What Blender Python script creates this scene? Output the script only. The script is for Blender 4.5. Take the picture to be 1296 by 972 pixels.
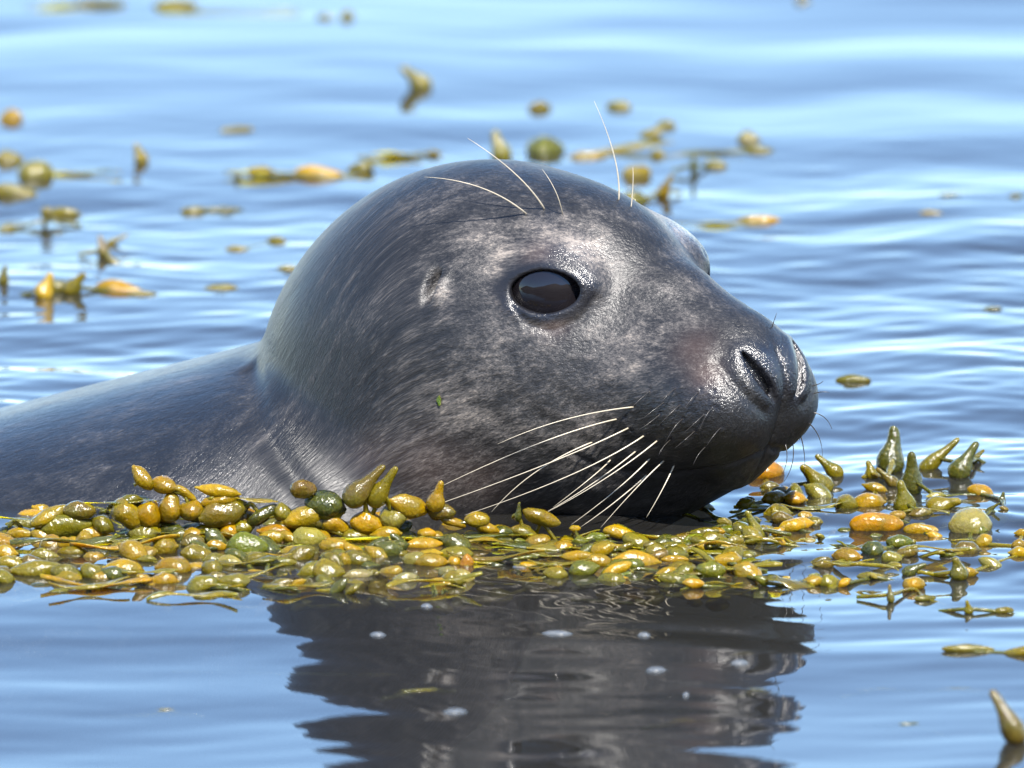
import bpy, math, random
import numpy as np
from mathutils import Vector, Matrix

for _o in list(bpy.data.objects):
    bpy.data.objects.remove(_o, do_unlink=True)

# ------------------------------------------------------------------ camera, sky, sun, exposure
SC = bpy.context.scene
TH = math.radians(10.5)          # the long lens looks down about 10 degrees on the water
DIST = 8.0                       # metres from camera to the seal
PX = 0.00042                     # metres for one photograph pixel at the seal
Z0 = 0.0600                      # height of the picture centre above the water at y = 0
CAM = np.array([0.0, -DIST*math.cos(TH), Z0+DIST*math.sin(TH)])
FWD = np.array([0.0, math.cos(TH), -math.sin(TH)])
UPV = np.array([0.0, math.sin(TH), math.cos(TH)])

cam_data = bpy.data.cameras.new('camera')
cam = bpy.data.objects.new('camera', cam_data)
SC.collection.objects.link(cam)
cam.location = CAM.tolist()
cam.rotation_euler = (math.pi/2-TH, 0, 0)
cam_data.sensor_width = 36.0
cam_data.lens = 36.0*DIST/(1296*PX)
cam_data.clip_start = 0.1
cam_data.clip_end = 20000.0
cam_data.dof.use_dof = True
cam_data.dof.focus_distance = DIST-0.085
cam_data.dof.aperture_fstop = 12.0
SC.camera = cam

SUN_EL = math.radians(54.0)
SUN_AZ = math.radians(163.0)     # clockwise from +Y: behind the camera, a little to the right
world = bpy.data.worlds.new('World')
SC.world = world
world.use_nodes = True
wn = world.node_tree
bg = wn.nodes['Background']
sky = wn.nodes.new('ShaderNodeTexSky')
sky.sky_type = 'NISHITA'
sky.sun_disc = False
sky.sun_elevation = SUN_EL
sky.sun_rotation = SUN_AZ
sky.altitude = 0.0
sky.air_density = 1.0
sky.dust_density = 0.0
sky.ozone_density = 6.0
wn.links.new(sky.outputs['Color'], bg.inputs['Color'])
bg.inputs['Strength'].default_value = 0.125

sun_data = bpy.data.lights.new('sun', 'SUN')
sun_data.energy = 4.6
sun_data.angle = math.radians(0.53)
sun_data.color = (1.0, 0.95, 0.88)
sun = bpy.data.objects.new('sun', sun_data)
SC.collection.objects.link(sun)
sdir = Vector((math.sin(SUN_AZ)*math.cos(SUN_EL), math.cos(SUN_AZ)*math.cos(SUN_EL), math.sin(SUN_EL)))
sun.rotation_euler = sdir.to_track_quat('Z', 'Y').to_euler()
sun.location = (sdir*5)[:]

SC.view_settings.view_transform = 'Standard'
SC.view_settings.look = 'None'
SC.view_settings.gamma = 1.0
SC.view_settings.use_curve_mapping = False
SC.view_settings.exposure = 1.65

rng = np.random.default_rng(7)
random.seed(7)
# ------------------------------------------------------------------ from a photograph pixel to a point
def ray(u, v):
    d = FWD + np.array([1.0, 0, 0])*((u-648.0)*PX/DIST) + UPV*((486.0-v)*PX/DIST)
    return d/np.linalg.norm(d)
def on_z(u, v, z=0.0):
    d = ray(u, v); return CAM + d*((z-CAM[2])/d[2])
def on_y(u, v, y):
    d = ray(u, v); return CAM + d*((y-CAM[1])/d[1])

# ------------------------------------------------------------------ the seal as a signed distance field
PSI = math.radians(42.0)
HO = np.array([0.054, -0.020, 0.1215])                       # point between the eyes
HF = np.array([math.cos(PSI), -math.sin(PSI), 0.0])          # where the snout points
HR = np.array([-math.sin(PSI), -math.cos(PSI), 0.0])         # the cheek seen by the camera
HU = np.array([0.0, 0.0, 1.0])
HM = np.stack([HF, HR, HU])                                  # rows
def loc(P): return (P-HO) @ HM.T
def wor(L): return np.asarray(L) @ HM + HO

def smin(a, b, k):
    h = np.maximum(k-np.abs(a-b), 0.0)/k
    return np.minimum(a, b)-h*h*k*0.25
def smax(a, b, k): return -smin(-a, -b, k)
def ell(p, c, r):
    q = p-np.asarray(c); r = np.asarray(r)
    k0 = np.sqrt(((q/r)**2).sum(1))+1e-9
    k1 = np.sqrt(((q/(r*r))**2).sum(1))+1e-9
    return k0*(k0-1.0)/k1
def cap(p, a, b, ra, rb):
    a = np.asarray(a, float); b = np.asarray(b, float)
    ab = b-a; t = np.clip(((p-a) @ ab)/(ab @ ab), 0, 1)
    return np.sqrt(((p-a-t[:, None]*ab)**2).sum(1))-(ra+(rb-ra)*t)
def poly(p, pts, r):
    d = None
    for i in range(len(pts)-1):
        e = cap(p, pts[i], pts[i+1], r[i], r[i+1])
        d = e if d is None else np.minimum(d, e)
    return d

MM = 0.001
def sdf_base(P):
    L = loc(P); S = L.copy(); S[:, 1] = np.abs(S[:, 1]); S = S/MM; L = L/MM; W = P/MM
    d = ell(L, (-82, 0, -32), (107, 92, 84))                               # cranium
    d = smin(d, ell(L, (-16, 0, -17), (58, 46, 54)), 34)                     # forehead
    d = smin(d, cap(L, (0, 0, -31), (80, 0, -43), 43, 36), 26)               # snout
    d = smin(d, ell(S, (6, 42, 3), (20, 14, 13)), 9)                       # brow ridge
    d = smin(d, ell(S, (-20, 38, -66), (60, 36, 50)), 34)                    # cheek
    d = smin(d, cap(L, (10, 0, -94), (78, 0, -80), 46, 25), 22)              # lower jaw
    d = smin(d, ell(S, (88, 21, -57), (30, 24, 25)), 20)                     # whisker pad
    d = smin(d, ell(S, (48, 22, -56), (42, 25, 30)), 24)                     # side of the snout
    d = smin(d, ell(L, (99, 0, -41), (19, 24, 16)), 10)
    d = smin(d, cap(L, (40, 0, -19), (88, 0, -40), 30, 25), 10)              # bridge of the nose                     # nose
    d = smin(d, ell(L, (-111, 0, -66), (108, 100, 76)), 46)                  # roll of the neck
    d = smin(d, ell(S, (-98, 30, -108), (78, 82, 62)), 30)                   # throat
    d = smin(d, cap(L, (-110, 0, -85), (-205, 10, -160), 66, 84), 20)
    # trunk: wide and flat, sinking towards the tail
    B = W.copy(); B[:, 1] = B[:, 1]/1.40
    b = cap(B, (-105, 60, -54), (-420, 72, -158), 122, 140)
    b = smin(b, cap(B, (-420, 72, -158), (-1150, 110, -260), 140, 45), 60)
    b2 = smin(d, b, 15)
    return b2*MM

def trace(u, v, f=None):
    f = f or sdf_base
    d = ray(u, v); t = DIST-0.45
    for _ in range(160):
        p = CAM+d*t
        e = float(f(p[None])[0])
        if e < 1e-5: break
        t += e*0.7
        if t > DIST+0.6: return None
    return p
# ------------------------------------------------------------------ features placed on the head (mirrored to the far side)
def grad(f, P, e=2e-4):
    T = np.array([(1, 1, 1), (1, -1, -1), (-1, 1, -1), (-1, -1, 1)], float)
    return sum(f(P+t*e)[:, None]*t for t in T)/(4*e)
def tl(u, v):                                    # pixel -> head coordinates in mm on the bare head
    return loc(trace(u, v)[None])[0]/MM
EYE = tl(690, 368)
_g = (grad(sdf_base, wor(EYE[None]*MM))[0]) @ HM.T
EN = _g/np.linalg.norm(_g)
EN = EN*0.40 + np.array([0.66, 0.75, 0.02])*0.60; EN /= np.linalg.norm(EN)
_t = np.array([1.0, 0, 0.10]); EX = _t-EN*(_t @ EN); EX /= np.linalg.norm(EX)
EY = np.cross(EX, EN); EY = EY if EY[2] > 0 else -EY
EYE_R = 27.0
EYE_C = EYE-EN*(EYE_R-2.2)
def almond(S):
    q = S-EYE
    x = q @ EX; y = q @ EY; n = q @ EN
    yy = np.where(y > 0, y/11.0, y/11.8)
    r = np.sqrt(np.abs(x/19.0)**1.7+np.abs(yy)**2.0+1e-9)
    return (r-1.0)*11.5, n, x, y
EAR = tl(545, 361)
EARH = [tl(*p) for p in ((545, 350), (543, 358), (544, 366), (547, 373))]
NOST = [tl(*p) for p in ((940, 447), (950, 460), (963, 477), (974, 494), (979, 506))]
NOSTI = [p-np.array([4.5, 0.8, -1.0]) for p in NOST]
NRIM = [tl(*p) for p in ((931, 443), (937, 466), (951, 490), (968, 507))]
NWING = [tl(*p) for p in ((908, 458), (926, 484), (950, 508), (968, 522))]
NTOP = [tl(*p) for p in ((948, 440), (966, 452), (980, 474), (985, 496))]
MOUTH = [tl(*p) for p in ((722, 572), (752, 588), (792, 598), (850, 600), (905, 592), (950, 578), (985, 562))]
NECK = [tl(*p) for p in ((316, 468), (318, 500), (330, 540), (358, 585), (395, 630))]
PITS = [tl(*p) for p in ((824, 493), (857, 489), (887, 494), (903, 495), (862, 511), (893, 523), (828, 511), (802, 515),
                         (836, 523), (865, 530), (792, 529), (800, 545), (818, 549), (838, 540), (880, 545), (905, 515), (915, 540), (850, 556), (895, 565))]
CREASE = [tl(*p) for p in ((648, 384), (668, 410), (700, 420), (735, 404), (752, 378))]
UPLID = [tl(*p) for p in ((650, 352), (680, 333), (715, 332), (745, 352))]
LIP = tl(985, 503)
def gau(d, w): return np.exp(-(d/w)**2)
def sdf(P):
    d = sdf_base(P)/MM
    L = loc(P)/MM
    nk = np.abs(d) < 20
    if nk.any():
        d[nk] += 2.5*gau(poly(L[nk], NECK, [0]*5), 7.0)
    near = (L[:, 0] > -95) & (np.abs(d) < 14) & (L[:, 2] > -130)
    if not near.any(): return d*MM
    S = L[near].copy(); Lw = S[:, 1].copy(); S[:, 1] = np.abs(S[:, 1]); e = d[near]
    # eye opening with raised lids and the soft pouch round them
    da, n, x, y = almond(S)
    e = smin(e, np.sqrt(((S-EYE_C)**2).sum(1))-(EYE_R+1.6), 9.0)
    front = 1/(1+np.exp(-(n+16)/2.0))
    e = e-0.5*gau(da-3.0, 3.5)*front
    e = e+1.0*gau(poly(S, CREASE, [0]*5)-0, 2.2)
    e = e+0.8*gau(poly(S, UPLID, [0]*4), 2.0)
    e = smax(e, -np.maximum(da, -(n+13)), 1.8)
    # ear hole: a small slit with a raised front rim
    q = S-EAR
    slit = np.sqrt((q[:, 0]/2.6)**2+(q[:, 2]/7.0)**2+(q[:, 1]/11)**2)
    e = e+10.0*np.exp(-slit**2)-2.0*gau(np.sqrt(((q-np.array([5.0, 0, -1]))**2/np.array([9, 60, 60])).sum(1)), 1.2)
    e = smax(e, -poly(S, EARH, [1.0, 2.1, 2.0, 0.9]), 1.0)
    e = smax(e, -poly(S, [p-np.array([-1.0, 5.0, 0]) for p in EARH], [0.8, 1.8, 1.7, 0.7]), 1.0)
    # nose
    e = e-1.5*gau(poly(S, NRIM, [0]*4), 4.0)-1.4*gau(poly(S, NTOP, [0]*4), 4.5)
    e = e+1.3*gau(poly(S, NWING, [0]*4), 2.8)
    e = smax(e, -poly(S, NOST, [1.0, 2.7, 3.7, 3.2, 1.4]), 1.0)
    e = smax(e, -poly(S, NOSTI, [0.6, 2.0, 2.8, 2.4, 1.0]), 1.0)
    mid = gau(S[:, 1], 1.5)*(S[:, 0] > 95)
    zz = 1/(1+np.exp((S[:, 2]+24)/1.5))
    e = e+(0.7+0.9*(S[:, 2] > -50))*mid*zz
    e = e+1.6*gau(poly(S, MOUTH, [0]*7), 2.0)
    # whisker follicles
    pit = np.min(np.stack([((S-p)**2).sum(1) for p in PITS]), 0)
    e = e+1.2*np.exp(-pit/1.4)-0.55*np.exp(-pit/9.0)
    # faint folds of skin
    e = e+0.35*np.sin(S[:, 0]*0.23+S[:, 2]*0.31)*gau(S[:, 2]+70, 26)*gau(S[:, 0]-20, 45)
    d[near] = e
    return d*MM

# ------------------------------------------------------------------ surface nets on a stretched grid
def axis(lo, flo, fhi, hi, h, grow, hmax):
    a = list(np.arange(flo, fhi+h/2, h))
    s = h
    while a[-1] < hi: s = min(s*grow, hmax); a.append(a[-1]+s)
    s = h
    while a[0] > lo: s = min(s*grow, hmax); a.insert(0, a[0]-s)
    while (len(a)-1) % 4: a.append(a[-1]+s)
    return np.array(a)
def surface_nets(f, xs, ys, zs):
    n = (len(xs), len(ys), len(zs))
    cx, cy, cz = xs[::4], ys[::4], zs[::4]
    G = np.stack(np.meshgrid(cx, cy, cz, indexing='ij'), -1)
    C = f(G.reshape(-1, 3)).reshape(G.shape[:3])
    def mn(A, op):
        A = op(A[1:], A[:-1]); A = op(A[:, 1:], A[:, :-1]); return op(A[:, :, 1:], A[:, :, :-1])
    diag = np.sqrt(np.diff(cx)[:, None, None]**2+np.diff(cy)[None, :, None]**2+np.diff(cz)[None, None, :]**2)
    act = (mn(C, np.minimum) < diag*0.9) & (mn(C, np.maximum) > -diag*0.9)
    F = np.repeat(np.repeat(np.repeat(C[:-1, :-1, :-1].astype(np.float32), 4, 0), 4, 1), 4, 2)
    F = np.pad(F, ((0, 1),)*3, mode='edge')
    ia = np.argwhere(act)*4
    off = np.stack(np.meshgrid(*[np.arange(5)]*3, indexing='ij'), -1).reshape(-1, 3)
    need = np.zeros(n, bool)
    for o in off: need[ia[:, 0]+o[0], ia[:, 1]+o[1], ia[:, 2]+o[2]] = True
    I = np.argwhere(need); del need
    for k in range(0, len(I), 400000):
        J = I[k:k+400000]
        F[J[:, 0], J[:, 1], J[:, 2]] = f(np.stack([xs[J[:, 0]], ys[J[:, 1]], zs[J[:, 2]]], 1))
    neg = F < 0
    def red(A, op):
        A = op(A[1:], A[:-1]); A = op(A[:, 1:], A[:, :-1]); return op(A[:, :, 1:], A[:, :, :-1])
    mix = red(neg, np.logical_or) & ~red(neg, np.logical_and)
    cells = np.argwhere(mix)
    vid = np.full(mix.shape, -1, np.int32); vid[mix] = np.arange(len(cells))
    acc = np.zeros((len(cells), 3)); cnt = np.zeros(len(cells))
    X = (xs, ys, zs)
    cor = [np.array(c) for c in ((0, 0, 0), (1, 0, 0), (0, 1, 0), (0, 0, 1), (1, 1, 0), (1, 0, 1), (0, 1, 1), (1, 1, 1))]
    for a in cor:
        for ax in range(3):
            if a[ax]: continue
            b = a.copy(); b[ax] = 1
            A = cells+a; B = cells+b
            fa = F[A[:, 0], A[:, 1], A[:, 2]]; fb = F[B[:, 0], B[:, 1], B[:, 2]]
            m = (fa < 0) != (fb < 0)
            t = np.where(m, fa/np.where(m, fa-fb, 1), 0)[:, None]
            pa = np.stack([X[i][A[:, i]] for i in range(3)], 1); pb = np.stack([X[i][B[:, i]] for i in range(3)], 1)
            acc += np.where(m[:, None], pa+(pb-pa)*t, 0); cnt += m
    V = acc/cnt[:, None]
    Q = []
    for ax in range(3):
        o1, o2 = [(1, 2), (2, 0), (0, 1)][ax]
        sl0 = [slice(None)]*3; sl1 = [slice(None)]*3
        sl0[ax] = slice(0, -1); sl1[ax] = slice(1, None)
        ch = neg[tuple(sl0)] != neg[tuple(sl1)]
        E = np.argwhere(ch)
        E = E[(E[:, o1] > 0) & (E[:, o2] > 0) & (E[:, o1] < n[o1]-1) & (E[:, o2] < n[o2]-1)]
        flip = neg[E[:, 0], E[:, 1], E[:, 2]]
        def cell(d1, d2):
            D = E.copy(); D[:, o1] -= d1; D[:, o2] -= d2
            return vid[D[:, 0], D[:, 1], D[:, 2]]
        q = np.stack([cell(1, 1), cell(0, 1), cell(0, 0), cell(1, 0)], 1)
        q[~flip] = q[~flip][:, ::-1]
        Q.append(q)
    return V, np.concatenate(Q)

def mesh_np(name, V, Q, smooth=True):
    me = bpy.data.meshes.new(name)
    me.vertices.add(len(V)); me.vertices.foreach_set('co', np.ascontiguousarray(V, np.float32).ravel())
    k = Q.shape[1]
    me.loops.add(Q.size); me.loops.foreach_set('vertex_index', np.ascontiguousarray(Q, np.int32).ravel())
    me.polygons.add(len(Q)); me.polygons.foreach_set('loop_start', np.arange(0, Q.size, k, dtype=np.int32))
    me.polygons.foreach_set('use_smooth', np.full(len(Q), smooth))
    me.update(calc_edges=True); me.validate()
    return me
# ------------------------------------------------------------------ materials
def new_mat(name):
    m = bpy.data.materials.new(name); m.use_nodes = True
    nt = m.node_tree
    return m, nt, nt.nodes['Principled BSDF']
def N(nt, t, **kw):
    n = nt.nodes.new(t)
    for k, v in kw.items():
        if k in n.inputs: n.inputs[k].default_value = v
        else: setattr(n, k, v)
    return n
def ramp(nt, stops):
    r = nt.nodes.new('ShaderNodeValToRGB'); e = r.color_ramp.elements
    e[0].position, e[0].color = stops[0][0], (*stops[0][1], 1)
    e[1].position, e[1].color = stops[-1][0], (*stops[-1][1], 1)
    for p, c in stops[1:-1]:
        x = e.new(p); x.color = (*c, 1)
    return r
def math_(nt, op, a, b=None, c=None):
    n = nt.nodes.new('ShaderNodeMath'); n.operation = op
    for i, x in enumerate((a, b, c)):
        if x is None: continue
        if isinstance(x, (int, float)): n.inputs[i].default_value = x
        else: nt.links.new(x, n.inputs[i])
    return n.outputs[0]
def mixc(nt, f, a, b):
    n = nt.nodes.new('ShaderNodeMix'); n.data_type = 'RGBA'
    for i, x in ((0, f), (6, a), (7, b)):
        if isinstance(x, (int, float)): n.inputs[i].default_value = x
        elif isinstance(x, tuple): n.inputs[i].default_value = (*x, 1)
        else: nt.links.new(x, n.inputs[i])
    return n.outputs[2]

def mat_fur():
    m, nt, b = new_mat('wet_seal_fur'); L = nt.links.new
    fc = N(nt, 'ShaderNodeAttribute', attribute_name='furco')
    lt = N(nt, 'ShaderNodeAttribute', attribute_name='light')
    sk = N(nt, 'ShaderNodeAttribute', attribute_name='skin')
    wm = N(nt, 'ShaderNodeAttribute', attribute_name='warm')
    big = N(nt, 'ShaderNodeTexNoise', Scale=28.0, Detail=3.0, Roughness=0.6)
    mid = N(nt, 'ShaderNodeTexNoise', Scale=110.0, Detail=3.0, Roughness=0.65)
    fine = N(nt, 'ShaderNodeTexNoise', Scale=620.0, Detail=2.0, Roughness=0.6)
    hair = N(nt, 'ShaderNodeTexNoise', Scale=2000.0, Detail=2.0, Roughness=0.5)
    st = N(nt, 'ShaderNodeVectorMath', operation='MULTIPLY'); st.inputs[1].default_value = (0.40, 1, 1)
    st2 = N(nt, 'ShaderNodeVectorMath', operation='MULTIPLY'); st2.inputs[1].default_value = (0.17, 1, 1)
    st3 = N(nt, 'ShaderNodeVectorMath', operation='MULTIPLY'); st3.inputs[1].default_value = (0.6, 1, 1)
    for s in (st, st2, st3): L(fc.outputs['Vector'], s.inputs[0])
    L(st3.outputs[0], big.inputs['Vector']); L(st.outputs[0], mid.inputs['Vector'])
    L(st2.outputs[0], fine.inputs['Vector']); L(st2.outputs[0], hair.inputs['Vector'])
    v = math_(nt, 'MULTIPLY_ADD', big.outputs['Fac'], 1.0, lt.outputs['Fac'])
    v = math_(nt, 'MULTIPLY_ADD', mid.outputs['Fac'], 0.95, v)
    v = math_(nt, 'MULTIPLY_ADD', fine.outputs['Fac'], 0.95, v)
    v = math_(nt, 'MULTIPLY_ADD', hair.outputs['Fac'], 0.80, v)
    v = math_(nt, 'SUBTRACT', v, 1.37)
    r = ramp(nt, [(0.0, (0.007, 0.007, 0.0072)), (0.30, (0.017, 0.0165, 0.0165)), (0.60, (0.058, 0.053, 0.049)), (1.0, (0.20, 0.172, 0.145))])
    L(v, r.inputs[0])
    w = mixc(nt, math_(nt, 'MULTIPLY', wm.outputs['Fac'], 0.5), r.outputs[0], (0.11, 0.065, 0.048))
    c = mixc(nt, sk.outputs['Fac'], w, (0.008, 0.008, 0.010))
    L(c, b.inputs['Base Color'])
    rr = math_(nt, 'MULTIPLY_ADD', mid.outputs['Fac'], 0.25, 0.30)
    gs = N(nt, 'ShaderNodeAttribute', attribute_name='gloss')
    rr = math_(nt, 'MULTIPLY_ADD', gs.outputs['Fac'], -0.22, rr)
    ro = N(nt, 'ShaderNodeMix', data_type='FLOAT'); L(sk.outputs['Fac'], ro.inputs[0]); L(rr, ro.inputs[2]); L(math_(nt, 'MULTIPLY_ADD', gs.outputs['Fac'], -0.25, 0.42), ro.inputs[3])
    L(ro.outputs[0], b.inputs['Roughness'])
    b.inputs['Specular IOR Level'].default_value = 0.36
    b.inputs['Sheen Weight'].default_value = 0.0
    b.inputs['Sheen Roughness'].default_value = 0.4
    b1 = N(nt, 'ShaderNodeBump', Strength=0.55, Distance=0.0008); L(fine.outputs['Fac'], b1.inputs['Height'])
    b2 = N(nt, 'ShaderNodeBump', Strength=0.45, Distance=0.0004); L(math_(nt, 'MULTIPLY_ADD', gs.outputs['Fac'], 0.5, 0.35), b2.inputs['Strength']); L(hair.outputs['Fac'], b2.inputs['Height']); L(b1.outputs[0], b2.inputs['Normal'])
    b3 = N(nt, 'ShaderNodeBump', Strength=0.22, Distance=0.0030); L(mid.outputs['Fac'], b3.inputs['Height']); L(b3.outputs[0], b1.inputs['Normal'])
    vo = N(nt, 'ShaderNodeTexVoronoi', Scale=750.0); tco = N(nt, 'ShaderNodeTexCoord'); L(tco.outputs['Object'], vo.inputs['Vector'])
    b4 = N(nt, 'ShaderNodeBump', Distance=0.0004); b4.invert = True; L(vo.outputs['Distance'], b4.inputs['Height']); L(b2.outputs[0], b4.inputs['Normal'])
    pb = N(nt, 'ShaderNodeAttribute', attribute_name='pebble'); L(pb.outputs['Fac'], b4.inputs['Strength'])
    L(b4.outputs[0], b.inputs['Normal'])
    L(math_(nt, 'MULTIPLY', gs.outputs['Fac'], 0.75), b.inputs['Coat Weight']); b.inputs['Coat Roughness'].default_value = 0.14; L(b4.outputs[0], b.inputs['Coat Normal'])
    return m
def mat_eye():
    m, nt, b = new_mat('dark_eye')
    b.inputs['Base Color'].default_value = (0.006, 0.005, 0.006, 1)
    b.inputs['Roughness'].default_value = 0.04
    return m
def mat_whisker(name, c):
    m, nt, b = new_mat(name)
    n = N(nt, 'ShaderNodeTexNoise', Scale=400.0)
    tc = N(nt, 'ShaderNodeTexCoord'); nt.links.new(tc.outputs['Object'], n.inputs['Vector'])
    o = mixc(nt, n.outputs['Fac'], c, tuple(x*0.6 for x in c)); nt.links.new(o, b.inputs['Base Color'])
    b.inputs['Roughness'].default_value = 0.3
    return m
def mat_droplet():
    m, nt, b = new_mat('water_drop')
    b.inputs['Base Color'].default_value = (0.9, 0.95, 1, 1); b.inputs['Roughness'].default_value = 0.02
    b.inputs['Transmission Weight'].default_value = 0.9; b.inputs['IOR'].default_value = 1.33
    return m
def mat_water():
    m, nt, b = new_mat('sea_water'); L = nt.links.new
    nt.nodes.remove(b)
    out = nt.nodes['Material Output']
    tc = N(nt, 'ShaderNodeTexCoord')
    mp = N(nt, 'ShaderNodeMapping'); mp.inputs['Scale'].default_value = (0.55, 1.0, 1.0); L(tc.outputs['Object'], mp.inputs['Vector'])
    n1 = N(nt, 'ShaderNodeTexNoise', Scale=38.0, Detail=3.0, Roughness=0.5, Distortion=0.3); L(mp.outputs[0], n1.inputs['Vector'])
    bp = N(nt, 'ShaderNodeBump', Strength=0.02, Distance=0.004); L(n1.outputs['Fac'], bp.inputs['Height'])
    fr = N(nt, 'ShaderNodeFresnel', IOR=1.333); L(bp.outputs[0], fr.inputs['Normal'])
    gl = N(nt, 'ShaderNodeBsdfGlossy', Roughness=0.015); gl.inputs['Color'].default_value = (1, 1, 1, 1); L(bp.outputs[0], gl.inputs['Normal'])
    tr = N(nt, 'ShaderNodeBsdfTransparent'); tr.inputs['Color'].default_value = (0.55, 0.57, 0.55, 1)
    df = N(nt, 'ShaderNodeBsdfDiffuse'); df.inputs['Color'].default_value = (0.026, 0.025, 0.023, 1)
    mk = N(nt, 'ShaderNodeMixShader'); mk.inputs[0].default_value = 0.35; L(tr.outputs[0], mk.inputs[1]); L(df.outputs[0], mk.inputs[2])
    mx = N(nt, 'ShaderNodeMixShader'); L(fr.outputs[0], mx.inputs[0]); L(mk.outputs[0], mx.inputs[1]); L(gl.outputs[0], mx.inputs[2])
    L(mx.outputs[0], out.inputs['Surface'])
    return m
def mat_seabed():
    m, nt, b = new_mat('murky_depth')
    tc = N(nt, 'ShaderNodeTexCoord')
    n = N(nt, 'ShaderNodeTexNoise', Scale=2.5, Detail=4.0); nt.links.new(tc.outputs['Object'], n.inputs['Vector'])
    o = mixc(nt, n.outputs['Fac'], (0.012, 0.013, 0.013), (0.018, 0.018, 0.016)); nt.links.new(o, b.inputs['Base Color'])
    b.inputs['Roughness'].default_value = 0.9
    return m
def mat_weed():
    m, nt, b = new_mat('wet_wrack'); L = nt.links.new
    oi = N(nt, 'ShaderNodeObjectInfo'); tc = N(nt, 'ShaderNodeTexCoord')
    geo = N(nt, 'ShaderNodeNewGeometry')
    n = N(nt, 'ShaderNodeTexNoise', Scale=80.0, Detail=3.0, Roughness=0.6); L(geo.outputs['Position'], n.inputs['Vector'])
    n2 = N(nt, 'ShaderNodeTexNoise', Scale=420.0, Detail=3.0, Roughness=0.6); L(geo.outputs['Position'], n2.inputs['Vector'])
    f = ramp(nt, [(0.38, (0, 0, 0)), (0.72, (1, 1, 1))]); L(n.outputs['Fac'], f.inputs[0])
    c = mixc(nt, math_(nt, 'MULTIPLY', f.outputs[0], 0.72), oi.outputs['Color'], (0.055, 0.058, 0.006))
    f2 = ramp(nt, [(0.55, (0, 0, 0)), (0.75, (1, 1, 1))]); L(n2.outputs['Fac'], f2.inputs[0])
    c = mixc(nt, math_(nt, 'MULTIPLY', f2.outputs[0], 0.35), c, (0.20, 0.155, 0.02))
    L(c, b.inputs['Base Color'])
    b.inputs['Roughness'].default_value = 0.17
    b.inputs['Specular IOR Level'].default_value = 0.35
    b.inputs['Subsurface Weight'].default_value = 0.7
    b.inputs['Subsurface Radius'].default_value = (1.0, 0.75, 0.1)
    b.inputs['Subsurface Scale'].default_value = 0.008
    b.inputs['Coat Weight'].default_value = 0.2; b.inputs['Coat Roughness'].default_value = 0.05
    bp = N(nt, 'ShaderNodeBump', Strength=0.75, Distance=0.001); L(n2.outputs['Fac'], bp.inputs['Height'])
    bp2 = N(nt, 'ShaderNodeBump', Strength=0.55, Distance=0.003); L(n.outputs['Fac'], bp2.inputs['Height']); L(bp.outputs[0], bp2.inputs['Normal'])
    L(bp2.outputs[0], b.inputs['Normal']); L(bp2.outputs[0], b.inputs['Coat Normal'])
    return m
def mat_speck():
    m, nt, b = new_mat('pale_speck')
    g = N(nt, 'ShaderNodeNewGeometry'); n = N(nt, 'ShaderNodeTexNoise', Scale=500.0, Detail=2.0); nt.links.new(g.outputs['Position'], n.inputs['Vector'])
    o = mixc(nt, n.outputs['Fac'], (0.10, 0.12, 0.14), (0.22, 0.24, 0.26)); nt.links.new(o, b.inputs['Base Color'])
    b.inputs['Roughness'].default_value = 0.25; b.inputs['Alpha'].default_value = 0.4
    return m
MAT = dict(speck=mat_speck(), fur=mat_fur(), eye=mat_eye(), whisker=mat_whisker('pale_whisker', (0.40, 0.35, 0.26)), dark_whisker=mat_whisker('dark_whisker', (0.03, 0.025, 0.02)),
           drop=mat_droplet(), water=mat_water(), seabed=mat_seabed(), weed=mat_weed())

COL = SC.collection
def link(name, me, mat=None, parent=None, at=(0, 0, 0)):
    o = bpy.data.objects.new(name, me); COL.objects.link(o)
    if mat and me and not me.materials: me.materials.append(mat)
    o.location = tuple(float(x) for x in at)
    if parent: o.parent = parent
    return o
def empty(name, at):
    o = bpy.data.objects.new(name, None); COL.objects.link(o); o.location = tuple(float(x) for x in at)
    o.empty_display_size = 0.02
    return o
def tag(o, label=None, cat=None, group=None, kind=None):
    for k, v in (('label', label), ('category', cat), ('group', group), ('kind', kind)):
        if v: o[k] = v
    return o
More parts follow.
